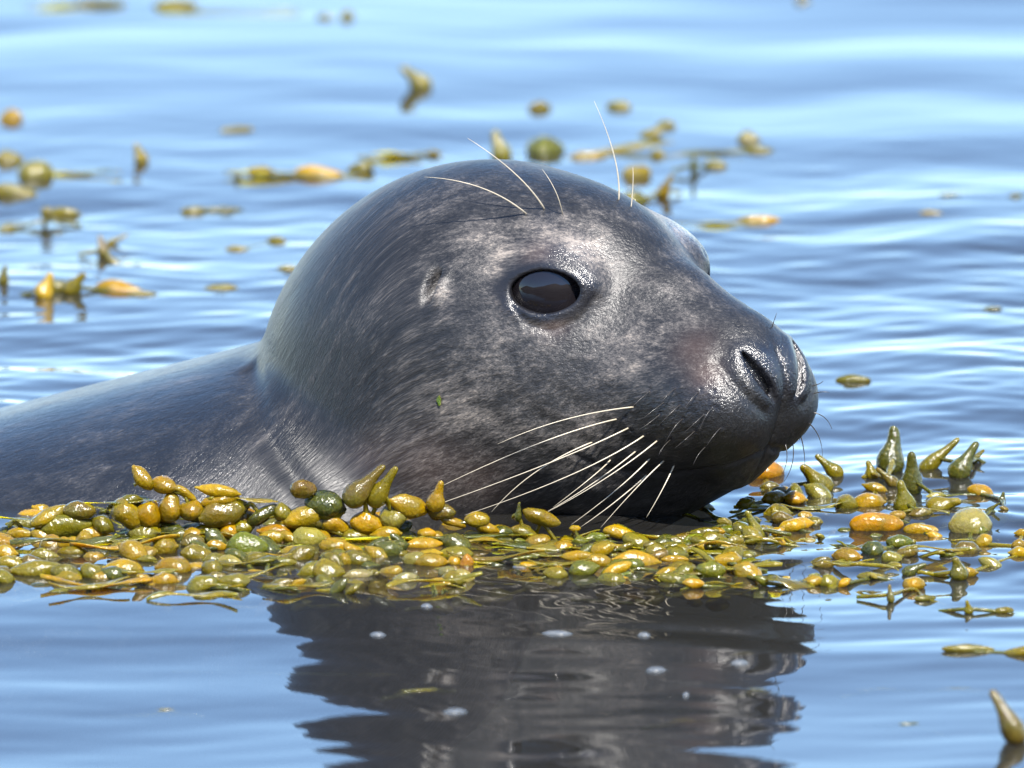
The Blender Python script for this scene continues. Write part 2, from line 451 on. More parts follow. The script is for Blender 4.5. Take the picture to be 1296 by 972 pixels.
# ------------------------------------------------------------------ water and sea floor
def make_waves():
    W = []
    r = np.random.default_rng(21)
    def add(n, l0, l1, slope, spread, kind):
        for _ in range(n):
            lam = math.exp(r.uniform(math.log(l0), math.log(l1))); k = 2*math.pi/lam
            a = math.radians(90+r.normal(0, spread))
            W.append((k*math.cos(a), k*math.sin(a), r.uniform(0, 6.283), slope/math.sqrt(n)/k*1.41, kind))
    add(14, 0.20, 0.70, 0.016, 22, 0)        # slow undulation everywhere
    add(26, 0.06, 0.18, 0.046, 30, 1)        # ripples
    add(36, 0.020, 0.06, 0.066, 40, 2)       # small chop
    add(16, 0.026, 0.10, 0.026, 11, 3)       # fine streaks parallel to the shore
    return W
WAVES = make_waves()
def water_z(x, y):
    x = np.asarray(x, float); y = np.asarray(y, float)
    z = np.zeros_like(x)
    far = np.exp(-np.maximum(np.hypot(x, y-0.5)-2.0, 0)/1.0)
    back = 1/(1+np.exp(-(y-0.05)/0.08))*1/(1+np.exp((y-0.95)/0.13))
    raft = np.exp(-((y+0.10)/0.16)**2)
    rings = 1/(1+np.exp(-(x-0.10)/0.06))*raft
    m1 = 0.16+0.38*back+0.2*raft+0.45*rings
    m2 = 0.03+0.45*back+0.12*raft+0.8*rings
    pat = 0.55+0.6*np.sin(x*11+2.1*np.sin(y*9)+1)*np.sin(y*14+1.7*np.sin(x*7)+0.5)
    m3 = 0.15+1.0*pat*np.exp(-((y+0.42)/0.2)**2)*(0.35+0.65/(1+np.exp(-(x-0.02)/0.05)))
    xw = x+0.02*np.sin(y*17+1.3); yw = y+0.012*np.sin(x*13)+0.006*np.sin(x*37+2)
    for kx, ky, ph, am, kind in WAVES:
        s = np.sin(kx*xw+ky*yw+ph)*am
        z += s if kind == 0 else s*(m1 if kind == 1 else m2 if kind == 2 else m3)
    return z*far
def stretched(lo, hi, h, far, grow):
    a = list(np.arange(lo, hi+h/2, h)); s = h
    while a[-1] < far: s *= grow; a.append(a[-1]+s)
    s = h
    while a[0] > -far: s *= grow; a.insert(0, a[0]-s)
    return np.array(a)
gx = stretched(-0.46, 0.46, 0.003, 6000.0, 1.16)
gy = stretched(-0.85, 2.3, 0.0035, 6000.0, 1.16)
GX, GY = np.meshgrid(gx, gy, indexing='ij')
GZ = water_z(GX, GY)
def grid_quads(nx, ny):
    i = np.arange(nx*ny).reshape(nx, ny)
    return np.stack([i[:-1, :-1], i[1:, :-1], i[1:, 1:], i[:-1, 1:]], -1).reshape(-1, 4)
near = (np.abs(GX+0.05) < 0.35) & (np.abs(GY) < 0.42)       # wavelets and a wet edge round the seal
dw = np.maximum(sdf_base(np.stack([GX[near], GY[near], np.zeros(near.sum())], 1)), 0)
GZ[near] += 0.0012*np.exp(-dw/0.004)+0.0005*np.sin(dw*2*math.pi/0.026+GX[near]*9)*np.exp(-dw/0.05)*(0.4+0.6/(1+np.exp(-(GX[near]-0.05)/0.05)))
water = link('water', mesh_np('water', np.stack([GX, GY, GZ], -1).reshape(-1, 3), grid_quads(len(gx), len(gy))), MAT['water'])
tag(water, 'blue rippled sea water reflecting the sky', None, None, 'structure')
sx = stretched(-4, 4, 0.4, 6000.0, 1.5)
SX, SY = np.meshgrid(sx, sx, indexing='ij')
SZ = -3.5+0.06*np.sin(SX*1.7+1)*np.cos(SY*1.3)*np.exp(-(SX**2+SY**2)/60)
seabed = link('seabed', mesh_np('seabed', np.stack([SX, SY, SZ], -1).reshape(-1, 3), grid_quads(len(sx), len(sx))), MAT['seabed'])
tag(seabed, 'dark murky sea floor under the water', None, None, 'structure')

# the shore the camera stands on, a rising dark rocky bank behind it
def mat_shore():
    m, nt, b = new_mat('dark_shore_rock')
    tc = N(nt, 'ShaderNodeTexCoord'); n = N(nt, 'ShaderNodeTexNoise', Scale=0.4, Detail=6.0); nt.links.new(tc.outputs['Object'], n.inputs['Vector'])
    o = mixc(nt, n.outputs['Fac'], (0.03, 0.035, 0.02), (0.09, 0.075, 0.06)); nt.links.new(o, b.inputs['Base Color']); b.inputs['Roughness'].default_value = 0.95
    return m
hx = np.linspace(-160, 160, 90); hy = np.linspace(-110, -14, 40)
HX, HY = np.meshgrid(hx, hy, indexing='ij')
up_ = (-14-HY)/96
HZ = -0.8+16*np.clip(up_*3, 0, 1)**0.7*(0.75+0.25*np.sin(HX*0.05+1)+0.12*np.sin(HX*0.23+HY*0.1))+0.5*np.sin(HX*0.9+HY*1.3)*np.clip(up_*8, 0, 1)
shore = link('shore', mesh_np('shore', np.stack([HX, HY, HZ], -1).reshape(-1, 3), grid_quads(len(hx), len(hy))), mat_shore())
tag(shore, 'dark rocky bank behind the viewer', None, None, 'structure')
# ------------------------------------------------------------------ the seal
H = 0.0013
SXS = axis(-1.15, -0.16, 0.175, 0.20, H, 1.035, 0.020)
SYS = axis(-0.30, -0.135, 0.075, 0.42, H, 1.035, 0.012)
SZS = axis(-0.33, -0.012, 0.176, 0.19, H, 1.06, 0.012)
V, Q = surface_nets(sdf, SXS, SYS, SZS)
for _ in range(2):
    d = sdf(V); g = grad(sdf, V, 1.5e-4)
    g2 = (g*g).sum(1)
    V = V-np.clip(d/np.maximum(g2, 0.3), -6e-4, 6e-4)[:, None]*g
# a little tangential smoothing evens the cells out
E = np.concatenate([Q[:, [0, 1]], Q[:, [1, 2]], Q[:, [2, 3]], Q[:, [3, 0]]])
for _ in range(3):
    A = np.zeros_like(V); C = np.zeros(len(V))
    for a, b in ((0, 1), (1, 0)):
        for c in range(3): A[:, c] += np.bincount(E[:, a], weights=V[E[:, b], c], minlength=len(V))
        C += np.bincount(E[:, a], minlength=len(V))
    fn = np.cross(V[Q[:, 2]]-V[Q[:, 0]], V[Q[:, 3]]-V[Q[:, 1]])
    g = np.stack([sum(np.bincount(Q[:, k], weights=fn[:, c], minlength=len(V)) for k in range(4)) for c in range(3)], 1)
    g /= np.linalg.norm(g, axis=1)[:, None]+1e-12
    dv = A/C[:, None]-V
    V = V+0.5*(dv-(dv*g).sum(1)[:, None]*g)
body_me = mesh_np('body', V, Q)
LV = loc(V)/MM; SV = LV.copy(); SV[:, 1] = np.abs(SV[:, 1])
def blob(u, v, r):
    p = tl(u, v); return np.exp(-((SV-p)**2).sum(1)/(r*r))
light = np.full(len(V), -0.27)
for u, v, r, a in ((640, 345, 14, .30), (690, 418, 12, .28), (745, 395, 14, .26), (735, 318, 15, .42), (705, 285, 16, .30), (620, 395, 13, .20),  # pale mottling; the brow spot also paints in its wet highlight
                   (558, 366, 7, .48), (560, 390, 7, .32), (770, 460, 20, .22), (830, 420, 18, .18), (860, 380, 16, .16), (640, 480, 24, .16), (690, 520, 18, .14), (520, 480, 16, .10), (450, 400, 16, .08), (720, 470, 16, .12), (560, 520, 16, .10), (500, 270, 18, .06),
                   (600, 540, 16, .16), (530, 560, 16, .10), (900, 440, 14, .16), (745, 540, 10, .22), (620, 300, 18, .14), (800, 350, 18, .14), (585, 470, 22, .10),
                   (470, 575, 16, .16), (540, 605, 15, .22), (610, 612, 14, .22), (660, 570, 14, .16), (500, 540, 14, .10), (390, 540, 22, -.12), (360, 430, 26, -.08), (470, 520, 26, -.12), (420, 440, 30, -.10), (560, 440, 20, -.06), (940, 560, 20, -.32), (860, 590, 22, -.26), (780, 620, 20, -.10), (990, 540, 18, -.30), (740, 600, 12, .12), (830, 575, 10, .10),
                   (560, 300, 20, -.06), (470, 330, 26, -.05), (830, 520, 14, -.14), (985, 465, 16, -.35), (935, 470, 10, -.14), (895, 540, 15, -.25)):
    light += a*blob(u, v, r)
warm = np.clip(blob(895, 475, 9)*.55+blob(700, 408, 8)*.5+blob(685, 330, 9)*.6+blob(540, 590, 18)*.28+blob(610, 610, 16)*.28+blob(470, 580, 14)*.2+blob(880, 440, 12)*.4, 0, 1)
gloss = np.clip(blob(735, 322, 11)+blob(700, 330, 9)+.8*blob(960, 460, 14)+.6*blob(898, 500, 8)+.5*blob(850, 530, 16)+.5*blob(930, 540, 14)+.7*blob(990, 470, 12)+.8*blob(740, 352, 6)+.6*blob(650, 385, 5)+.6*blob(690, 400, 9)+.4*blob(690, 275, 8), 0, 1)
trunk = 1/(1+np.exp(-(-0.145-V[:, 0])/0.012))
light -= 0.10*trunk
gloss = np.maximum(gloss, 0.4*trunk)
da, n_, x_, y_ = almond(SV)
skin = np.clip(gau(np.maximum(da-2.8, 0), 2.4)*(n_ > -18)*(np.abs(da) < 25), 0, 1)
skin = np.maximum(skin, 0.95*gau(np.maximum(poly(SV, NOST, [0]*5)-3.5, 0), 2.5))
q = (SV-np.array([116, 0, -36]))/np.array([12, 17, 15]); skin = np.maximum(skin, 0.8*np.exp(-np.maximum((q**2).sum(1)-0.8, 0)*2.5))
q = (SV-np.array([108, 8, -42]))/np.array([22, 30, 26]); pebble = 0.55*np.exp(-np.maximum((q**2).sum(1)-0.5, 0)*3.0)+0.30*np.exp(-np.maximum((((SV-np.array([82, 34, -58]))/np.array([34, 24, 26]))**2).sum(1)-0.6, 0)*2.0)
q = (SV-EAR); skin = np.maximum(skin, np.exp(-((q[:, 0]/3.0)**2+(q[:, 2]/7.5)**2+(q[:, 1]/8)**2)))
pit = np.min(np.stack([((SV-p)**2).sum(1) for p in PITS]), 0)
skin = np.maximum(skin, 0.9*np.exp(-pit/2.6))
skin = np.maximum(skin, 0.8*gau(poly(SV, MOUTH, [0]*7), 2.0))
# fur runs back from the nose over the head and along the trunk
hd = 1/(1+np.exp(-(LV[:, 0]+120)/22.0))
furH = np.stack([LV[:, 0]*0.94+LV[:, 2]*0.30+0.004*LV[:, 1]**2, LV[:, 1], LV[:, 2]*0.94-LV[:, 0]*0.30], 1)*MM
furB = np.stack([V[:, 0]*0.9+V[:, 2]*0.45, V[:, 1], V[:, 2]*0.9-V[:, 0]*0.45], 1)
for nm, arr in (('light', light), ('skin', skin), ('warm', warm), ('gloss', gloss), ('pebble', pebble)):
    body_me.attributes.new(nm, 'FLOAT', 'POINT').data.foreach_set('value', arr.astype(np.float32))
body_me.attributes.new('furco', 'FLOAT_VECTOR', 'POINT').data.foreach_set('vector', (hd[:, None]*furH+(1-hd[:, None])*furB).astype(np.float32).ravel())
SEAL0 = np.array([-0.05, 0.03, 0.0])
seal = empty('seal', SEAL0)
tag(seal, 'wet dark grey seal with its head raised above the floating seaweed', 'seal')
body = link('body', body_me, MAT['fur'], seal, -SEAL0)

def uv_sphere(nu, nv):
    vs = [(0, 0, 1)]
    for j in range(1, nv):
        t = math.pi*j/nv
        for i in range(nu):
            a = 2*math.pi*i/nu; vs.append((math.sin(t)*math.cos(a), math.sin(t)*math.sin(a), math.cos(t)))
    vs.append((0, 0, -1)); fs = []
    for i in range(nu):
        fs.append((0, 1+i, 1+(i+1) % nu))
        for j in range(nv-2):
            a = 1+j*nu; fs.append((a+i, a+nu+i, a+nu+(i+1) % nu, a+(i+1) % nu))
        a = 1+(nv-2)*nu; fs.append((a+i, len(vs)-1, a+(i+1) % nu))
    return vs, fs
def mesh_py(name, vs, fs, smooth=True):
    me = bpy.data.meshes.new(name); me.from_pydata([tuple(map(float, v)) for v in vs], [], fs)
    if smooth: me.polygons.foreach_set('use_smooth', [True]*len(me.polygons))
    me.update(); return me
vs, fs = uv_sphere(48, 32)
eye_me = mesh_py('eye', vs, fs)
for s in (1, -1):
    c = EYE_C*np.array([1, s, 1])
    e = link('eye', eye_me, MAT['eye'], seal, wor(c*MM)-SEAL0)
    e.scale = (EYE_R*MM,)*3

def tube(pts, r0, r1, seg=6, power=1.0):
    """tapered round thread through the points"""
    P = np.asarray(pts, float)
    t = np.linspace(0, 1, len(P)); k = 14; T = np.linspace(0, 1, k)
    if len(P) == 3:
        C = [(1-T)**2, 2*T*(1-T), T**2]
        mid = 2*P[1]-0.5*(P[0]+P[2])
        R = C[0][:, None]*P[0]+C[1][:, None]*mid+C[2][:, None]*P[2]
    else: R = np.stack([np.interp(T, t, P[:, i]) for i in range(3)], 1)
    D = np.gradient(R, axis=0); D /= np.linalg.norm(D, axis=1)[:, None]
    up = np.array([0.13, 0.31, 0.94]); vs = []; fs = []
    for i in range(k):
        a = np.cross(D[i], up); a /= np.linalg.norm(a); b = np.cross(D[i], a)
        r = r0+(r1-r0)*T[i]**power
        for j in range(seg):
            w = 2*math.pi*j/seg; vs.append(R[i]+r*(math.cos(w)*a+math.sin(w)*b))
    for i in range(k-1):
        for j in range(seg):
            fs.append((i*seg+j, i*seg+(j+1) % seg, (i+1)*seg+(j+1) % seg, (i+1)*seg+j))
    fs.append(tuple(range(seg-1, -1, -1))); fs.append(tuple((k-1)*seg+j for j in range(seg)))
    return vs, fs
def whisker(root, mid, tip, out_mid, out_tip, r0=0.45, r1=0.10, dark=False):
    """root is a pixel on the skin; mid and tip stand off towards the viewer's side by so many millimetres"""
    p = trace(*root, sdf)
    if p is None: return
    nrm = grad(sdf, p[None])[0]; nrm /= np.linalg.norm(nrm)
    a = p-nrm*0.0015
    m = on_y(*mid, p[1]+out_mid*MM); t = on_y(*tip, p[1]+out_tip*MM)
    vs, fs = tube([a-SEAL0, m-SEAL0, t-SEAL0], r0*MM, r1*MM)
    link('whisker', mesh_py('whisker', vs, fs), MAT['dark_whisker' if dark else 'whisker'], seal)
for w in (((803, 515), (715, 531), (630, 562), -12, -22), ((782, 531), (680, 562), (545, 622), -13, -26), ((798, 543), (690, 588), (535, 645), -12, -24),
          ((753, 560), (680, 596), (622, 648), -8, -14), ((817, 550), (725, 600), (588, 652), -13, -24), ((806, 571), (750, 612), (690, 649), -10, -18),
          ((832, 558), (770, 603), (693, 648), -12, -22), ((773, 583), (750, 603), (700, 642), -10, -18), ((823, 581), (780, 620), (723, 664), -10, -18),
          ((841, 584), (805, 618), (760, 668), -10, -18), ((853, 590), (838, 620), (818, 655), -8, -14), ((820, 600), (780, 634), (735, 667), -8, -16)):
    whisker(*w)
for w in (((668, 270), (610, 238), (537, 224), -10, -6, .5, .12), ((690, 264), (652, 220), (592, 175), -8, -4, .55, .12), ((712, 270), (703, 242), (686, 214), -5, 0, .35, .1),
          ((784, 253), (778, 200), (752, 128), 3, 8, .5, .1), ((800, 262), (801, 235), (801, 212), 2, 4, .35, .1)):
    whisker(*w)
for w in (((1030, 523), (1043, 528), (1053, 543), 0, 0), ((1024, 535), (1036, 552), (1041, 578), 0, 0), ((1015, 550), (1018, 575), (1018, 600), 0, 0), ((1005, 560), (1003, 585), (992, 610), -3, -4),
          ((1028, 488), (1036, 486), (1042, 482), 0, 0), ((1030, 498), (1040, 496), (1050, 497), 0, 0), ((978, 415), (980, 405), (983, 396), 0, 0), ((995, 562), (996, 580), (990, 600), -3, -4)):
    whisker(*w, .35, .1, True)
for u, v in ((824, 493), (857, 489), (887, 494), (862, 511), (893, 523), (836, 523), (865, 530), (880, 545), (905, 515), (915, 540), (850, 556), (895, 565), (840, 508)):
    whisker((u, v), (u-10, v+9), (u-22+random.uniform(-6, 6), v+24+random.uniform(-4, 8)), -4, -7, .28, .08, True)
# ------------------------------------------------------------------ floating wrack
def lathe(profile, seg, bend=0.0, lump=0.0, r=None, flat=1.0):
    """profile: (x, radius) along the long axis, unit size; closed at both ends"""
    r = r or np.random.default_rng(1)
    vs = []; fs = []
    ph = r.uniform(0, 6.28, 4)
    xs = [p[0] for p in profile]
    vs.append((xs[0], 0, bend*xs[0]**2))
    ring = profile[1:-1]
    for i, (x, ra) in enumerate(ring):
        for j in range(seg):
            a = 2*math.pi*j/seg
            k = 1+lump*(math.sin(2*a+ph[0]+x*4)+0.7*math.sin(3*a+ph[1]-x*7)+0.6*math.sin(x*11+ph[2]+a))
            vs.append((x, ra*k*math.cos(a), ra*k*math.sin(a)*flat+bend*x*x))
    vs.append((xs[-1], 0, bend*xs[-1]**2))
    n = len(ring)
    for j in range(seg):
        fs.append((0, 1+(j+1) % seg, 1+j))
        for i in range(n-1):
            a = 1+i*seg; fs.append((a+j, a+(j+1) % seg, a+seg+(j+1) % seg, a+seg+j))
        a = 1+(n-1)*seg; fs.append((a+j, a+(j+1) % seg, len(vs)-1))
    return vs, fs
WR = np.random.default_rng(11)
BLADDERS = []
for k in range(10):
    egg = WR.uniform(-0.3, 0.3); pw = (0.45, 0.5, 0.55, 0.6, 0.5, 0.7, 0.46, 0.8, 0.54, 0.65)[k]
    pr = [(-0.5, 0)]
    for t in (0.03, 0.09, 0.19, 0.32, 0.46, 0.6, 0.73, 0.84, 0.92, 0.97):
        x = t-0.5; pr.append((x, 0.5*(max(1-(2*x)**2, 0))**pw*(1+egg*x*2)))
    tl_ = 0.03 if k in (5, 9) else -0.012
    pr = [(-0.53-tl_, 0), (-0.52-tl_, .05), (-0.505, .09)]+[(x, max(r_, .09)) for x, r_ in pr[1:]]+[(0.505, .09), (0.52+tl_, .05), (0.53+tl_, 0)]
    vs, fs = lathe(pr, 12, WR.uniform(-.2, .2), 0.09, WR)
    BLADDERS.append(mesh_py('bladder', vs, fs))
FLASKS = []
for k in range(6):
    b = WR.uniform(0.5, 0.62); neck = WR.uniform(0.15, 0.22)
    pr = [(0.0, 0)]
    for t, ra in ((0.02, .22), (0.08, .38), (0.18, .48), (0.30, .50), (0.42, .44), (0.54, .33), (0.66, .25), (0.78, .21), (0.89, .185), (0.96, .14), (0.99, .07)):
        pr.append((t, ra*(1 if t < b else 0.8+neck)))
    pr.append((1.0, 0))
    vs, fs = lathe(pr, 12, WR.uniform(-.25, .25), 0.04, WR)
    FLASKS.append(mesh_py('pointed_tip', vs, fs))
BLADES = []
for k in range(5):
    n = 11; vs = []; fs = []; ph = WR.uniform(0, 6.28, 3)
    for i in range(n):
        t = i/(n-1); x = t-0.5
        w = 0.5*(math.sin(math.pi*(0.04+0.92*t))**0.55)
        zc = 0.10*math.sin(t*5+ph[0])
        for j, (fy, th) in enumerate(((-1, .0), (-.5, .03), (0, .07), (.5, .03), (1, 0), (.5, -.03), (0, -.05), (-.5, -.03))):
            vs.append((x+0.03*math.sin(fy*3+ph[1]), fy*w*(1+.12*math.sin(9*t+ph[2])), zc+th+0.16*fy*fy*math.sin(7*t+ph[1]+fy)))
    for i in range(n-1):
        for j in range(8): fs.append((i*8+j, i*8+(j+1) % 8, i*8+8+(j+1) % 8, i*8+8+j))
    fs.append(tuple(range(7, -1, -1))); fs.append(tuple((n-1)*8+j for j in range(8)))
    BLADES.append(mesh_py('blade', vs, fs))
STRAPS = []
for k in range(6):
    n = 15; vs = []; fs = []; ph = WR.uniform(0, 6.28, 4)
    for i in range(n):
        t = i/(n-1); w = 0.08*(0.7+0.3*math.sin(t*9+ph[0]))*min(1, 6*t+.25, 6*(1-t)+.25)
        cy = 0.10*math.sin(t*4.2+ph[1])+0.04*math.sin(t*9+ph[2]); cz = 0.035*math.sin(t*6+ph[3])
        for fy, th in ((-1, 0), (-.4, .012), (.4, .012), (1, 0), (.4, -.012), (-.4, -.012)): vs.append((t-.5, cy+fy*w, cz+th+.02*fy*math.sin(t*8+ph[2])))
    for i in range(n-1):
        for j in range(6): fs.append((i*6+j, i*6+(j+1) % 6, i*6+6+(j+1) % 6, i*6+6+j))
    fs.append(tuple(range(5, -1, -1))); fs.append(tuple((n-1)*6+j for j in range(6)))
    STRAPS.append(mesh_py('strap', vs, fs))
for me in BLADDERS+FLASKS+BLADES+STRAPS: me.materials.append(MAT['weed'])

TONES = {  # real colours of the wet wrack
    'Y': (0.245, 0.145, 0.0), 'O': (0.270, 0.120, 0.0), 'A': (0.220, 0.125, 0.0), 'V': (0.108, 0.084, 0.001), 'D': (0.038, 0.040, 0.005),
    'G': (0.085, 0.092, 0.003), 'K': (0.030, 0.040, 0.008), 'P': (0.19, 0.150, 0.025), 'W': (0.18, 0.15, 0.055), 'B': (0.095, 0.060, 0.006)}
TONE_WORD = {'Y': 'yellow', 'O': 'orange', 'A': 'amber', 'V': 'olive', 'D': 'dark olive', 'G': 'green', 'K': 'dark green', 'P': 'pale yellow', 'W': 'pale grey', 'B': 'brown'}
# every entry: kind b(ladder) f(lask with pointed tip) l(eaf blade); centre u v, length, width (photograph pixels), picture angle, tone, [height in mm]
ITEMS = []
def region(ox, oy, sc, rows):
    for r in rows:
        k, x, y, le, wi, an, to = r[:7]
        ITEMS.append(dict(k=k, u=ox+x/sc, v=oy+y/sc, le=le/sc, wi=wi/sc, an=an, t=to, h=r[7] if len(r) > 7 else None))
region(0, 580, 2.945, [
    ('b', 530, 70, 105, 56, -52, 'Y'), ('b', 612, 98, 98, 62, -12, 'Y'), ('b', 690, 128, 90, 30, -35, 'A'), ('b', 812, 122, 145, 52, -8, 'Y'), ('b', 820, 155, 130, 52, 10, 'A'),
    ('b', 635, 178, 108, 78, 85, 'A'), ('b', 712, 192, 88, 76, 0, 'A'), ('b', 835, 200, 182, 100, 14, 'Y'), ('b', 295, 192, 115, 62, 0, 'Y'), ('b', 475, 205, 122, 98, -48, 'Y'),
    ('b', 555, 208, 95, 90, -45, 'A'), ('b', 185, 215, 145, 58, 25, 'Y'), ('b', 250, 250, 185, 78, 5, 'V'), ('b', 165, 288, 95, 56, -15, 'Y'), ('b', 75, 278, 92, 40, 0, 'Y'),
    ('b', 12, 310, 76, 62, -30, 'A'), ('b', 22, 362, 84, 62, 0, 'A'), ('b', 165, 372, 98, 44, 0, 'V'), ('b', 245, 325, 66, 48, 0, 'A'), ('b', 313, 315, 76, 62, 80, 'A'),
    ('b', 265, 358, 92, 38, 0, 'V'), ('b', 385, 245, 84, 62, -30, 'V'), ('b', 455, 345, 92, 52, 0, 'V'), ('b', 605, 342, 108, 92, 10, 'Y'), ('b', 550, 365, 74, 54, 20, 'A'),
    ('b', 715, 290, 88, 64, -10, 'A'), ('b', 770, 272, 104, 50, 0, 'Y'), ('b', 850, 280, 84, 72, 60, 'A'), ('b', 900, 262, 84, 54, 0, 'V'), ('b', 925, 335, 148, 94, 0, 'G'),
    ('b', 1028, 287, 122, 72, -12, 'O'), ('b', 1148, 305, 122, 88, 0, 'P'), ('b', 1125, 228, 165, 86, 10, 'Y'), ('b', 1130, 120, 92, 66, -5, 'A', 44), ('b', 1210, 175, 135, 96, -10, 'K'),
    ('b', 1055, 205, 64, 58, 0, 'V'), ('b', 980, 215, 124, 52, 30, 'D'), ('b', 1245, 335, 104, 62, 0, 'Y'), ('b', 1232, 250, 94, 54, -15, 'Y'), ('b', 1283, 390, 54, 62, 0, 'Y'),
    ('b', 645, 422, 124, 78, 0, 'Y'), ('b', 460, 430, 134, 82, -8, 'Y'), ('b', 350, 445, 104, 72, -30, 'V'), ('b', 250, 450, 114, 72, -20, 'V'), ('b', 140, 435, 195, 78, 0, 'V'),
    ('b', 790, 425, 72, 72, 0, 'V'), ('b', 855, 400, 98, 54, 0, 'P'), ('b', 740, 370, 124, 62, -10, 'V'), ('b', 1020, 400, 154, 48, 0, 'V'), ('b', 890, 380, 104, 52, -25, 'D'),
    ('b', 1175, 430, 124, 74, 10, 'V'), ('b', 1120, 490, 124, 62, -20, 'V', -6), ('b', 1000, 500, 84, 48, 0, 'V', -4), ('l', 600, 275, 240, 60, 2, 'D'), ('l', 430, 160, 230, 40, 6, 'V'),
    ('l', 930, 155, 150, 36, -12, 'A'), ('l', 60, 225, 190, 40, -6, 'V'), ('l', 1010, 330, 200, 40, 0, 'D'), ('l', 400, 300, 200, 50, -6, 'V'), ('l', 130, 500, 240, 50, 0, 'V', -5), ('l', 580, 500, 160, 40, 5, 'V', -5)])
region(400, 580, 2.945, [
    ('f', 180, 98, 190, 86, 50, 'V', 26), ('f', 252, 105, 172, 72, 58, 'V', 24), ('b', 345, 178, 146, 78, -20, 'Y'), ('f', 452, 140, 118, 66, 78, 'Y', 20), ('b', 468, 200, 98, 62, 0, 'Y'),
    ('b', 510, 237, 94, 34, -20, 'A'), ('b', 600, 228, 88, 54, 0, 'Y'), ('b', 640, 260, 84, 38, -15, 'Y'), ('b', 190, 245, 118, 78, -10, 'A'), ('b', 290, 225, 98, 86, 20, 'P'),
    ('b', 45, 175, 118, 92, -20, 'K'), ('b', 72, 255, 104, 62, -20, 'Y'), ('b', 8, 235, 64, 62, 0, 'A'), ('b', 70, 335, 104, 62, 0, 'Y'), ('b', 20, 305, 64, 54, 0, 'A'),
    ('b', 145, 385, 118, 68, 0, 'V'), ('b', 400, 328, 144, 50, 0, 'A'), ('b', 375, 387, 94, 62, 0, 'P'), ('b', 430, 392, 114, 62, 0, 'Y'), ('b', 515, 390, 48, 44, 0, 'A'),
    ('b', 562, 393, 62, 48, 90, 'O'), ('b', 490, 432, 64, 54, 0, 'W'), ('b', 545, 452, 84, 62, 0, 'P'), ('b', 335, 455, 84, 48, 0, 'W'), ('b', 45, 432, 114, 82, 0, 'V'),
    ('b', 160, 442, 104, 44, 0, 'W'), ('b', 840, 222, 134, 58, -20, 'A'), ('f', 753, 200, 70, 28, 90, 'D', 12), ('b', 780, 278, 94, 42, -15, 'V'), ('b', 1130, 272, 114, 42, -5, 'Y'),
    ('b', 1205, 290, 54, 28, -20, 'Y'), ('b', 965, 260, 40, 24, 0, 'Y'), ('b', 975, 365, 118, 48, 0, 'A'), ('b', 1050, 387, 88, 62, 10, 'A'), ('b', 1195, 383, 168, 68, -5, 'Y'),
    ('b', 1135, 338, 84, 34, 0, 'A'), ('l', 875, 330, 130, 80, 20, 'P'), ('b', 1045, 292, 74, 38, 0, 'G'), ('b', 985, 308, 54, 34, 0, 'G'), ('b', 1145, 432, 124, 30, 0, 'A', -3),
    ('b', 640, 430, 94, 30, 0, 'A', -4), ('b', 730, 450, 104, 30, 0, 'A', -5), ('l', 440, 300, 560, 95, -2, 'K', 2), ('l', 760, 325, 150, 55, -10, 'K'), ('l', 620, 385, 110, 44, 0, 'V'),
    ('l', 250, 300, 260, 40, 3, 'D'), ('b', 255, 320, 60, 40, 0, 'V'), ('l', 940, 410, 200, 40, 4, 'V', -4), ('l', 1230, 330, 180, 40, 0, 'V'), ('b', 1265, 350, 80, 36, 0, 'A'), ('l', 620, 470, 200, 40, 0, 'V', -7)])
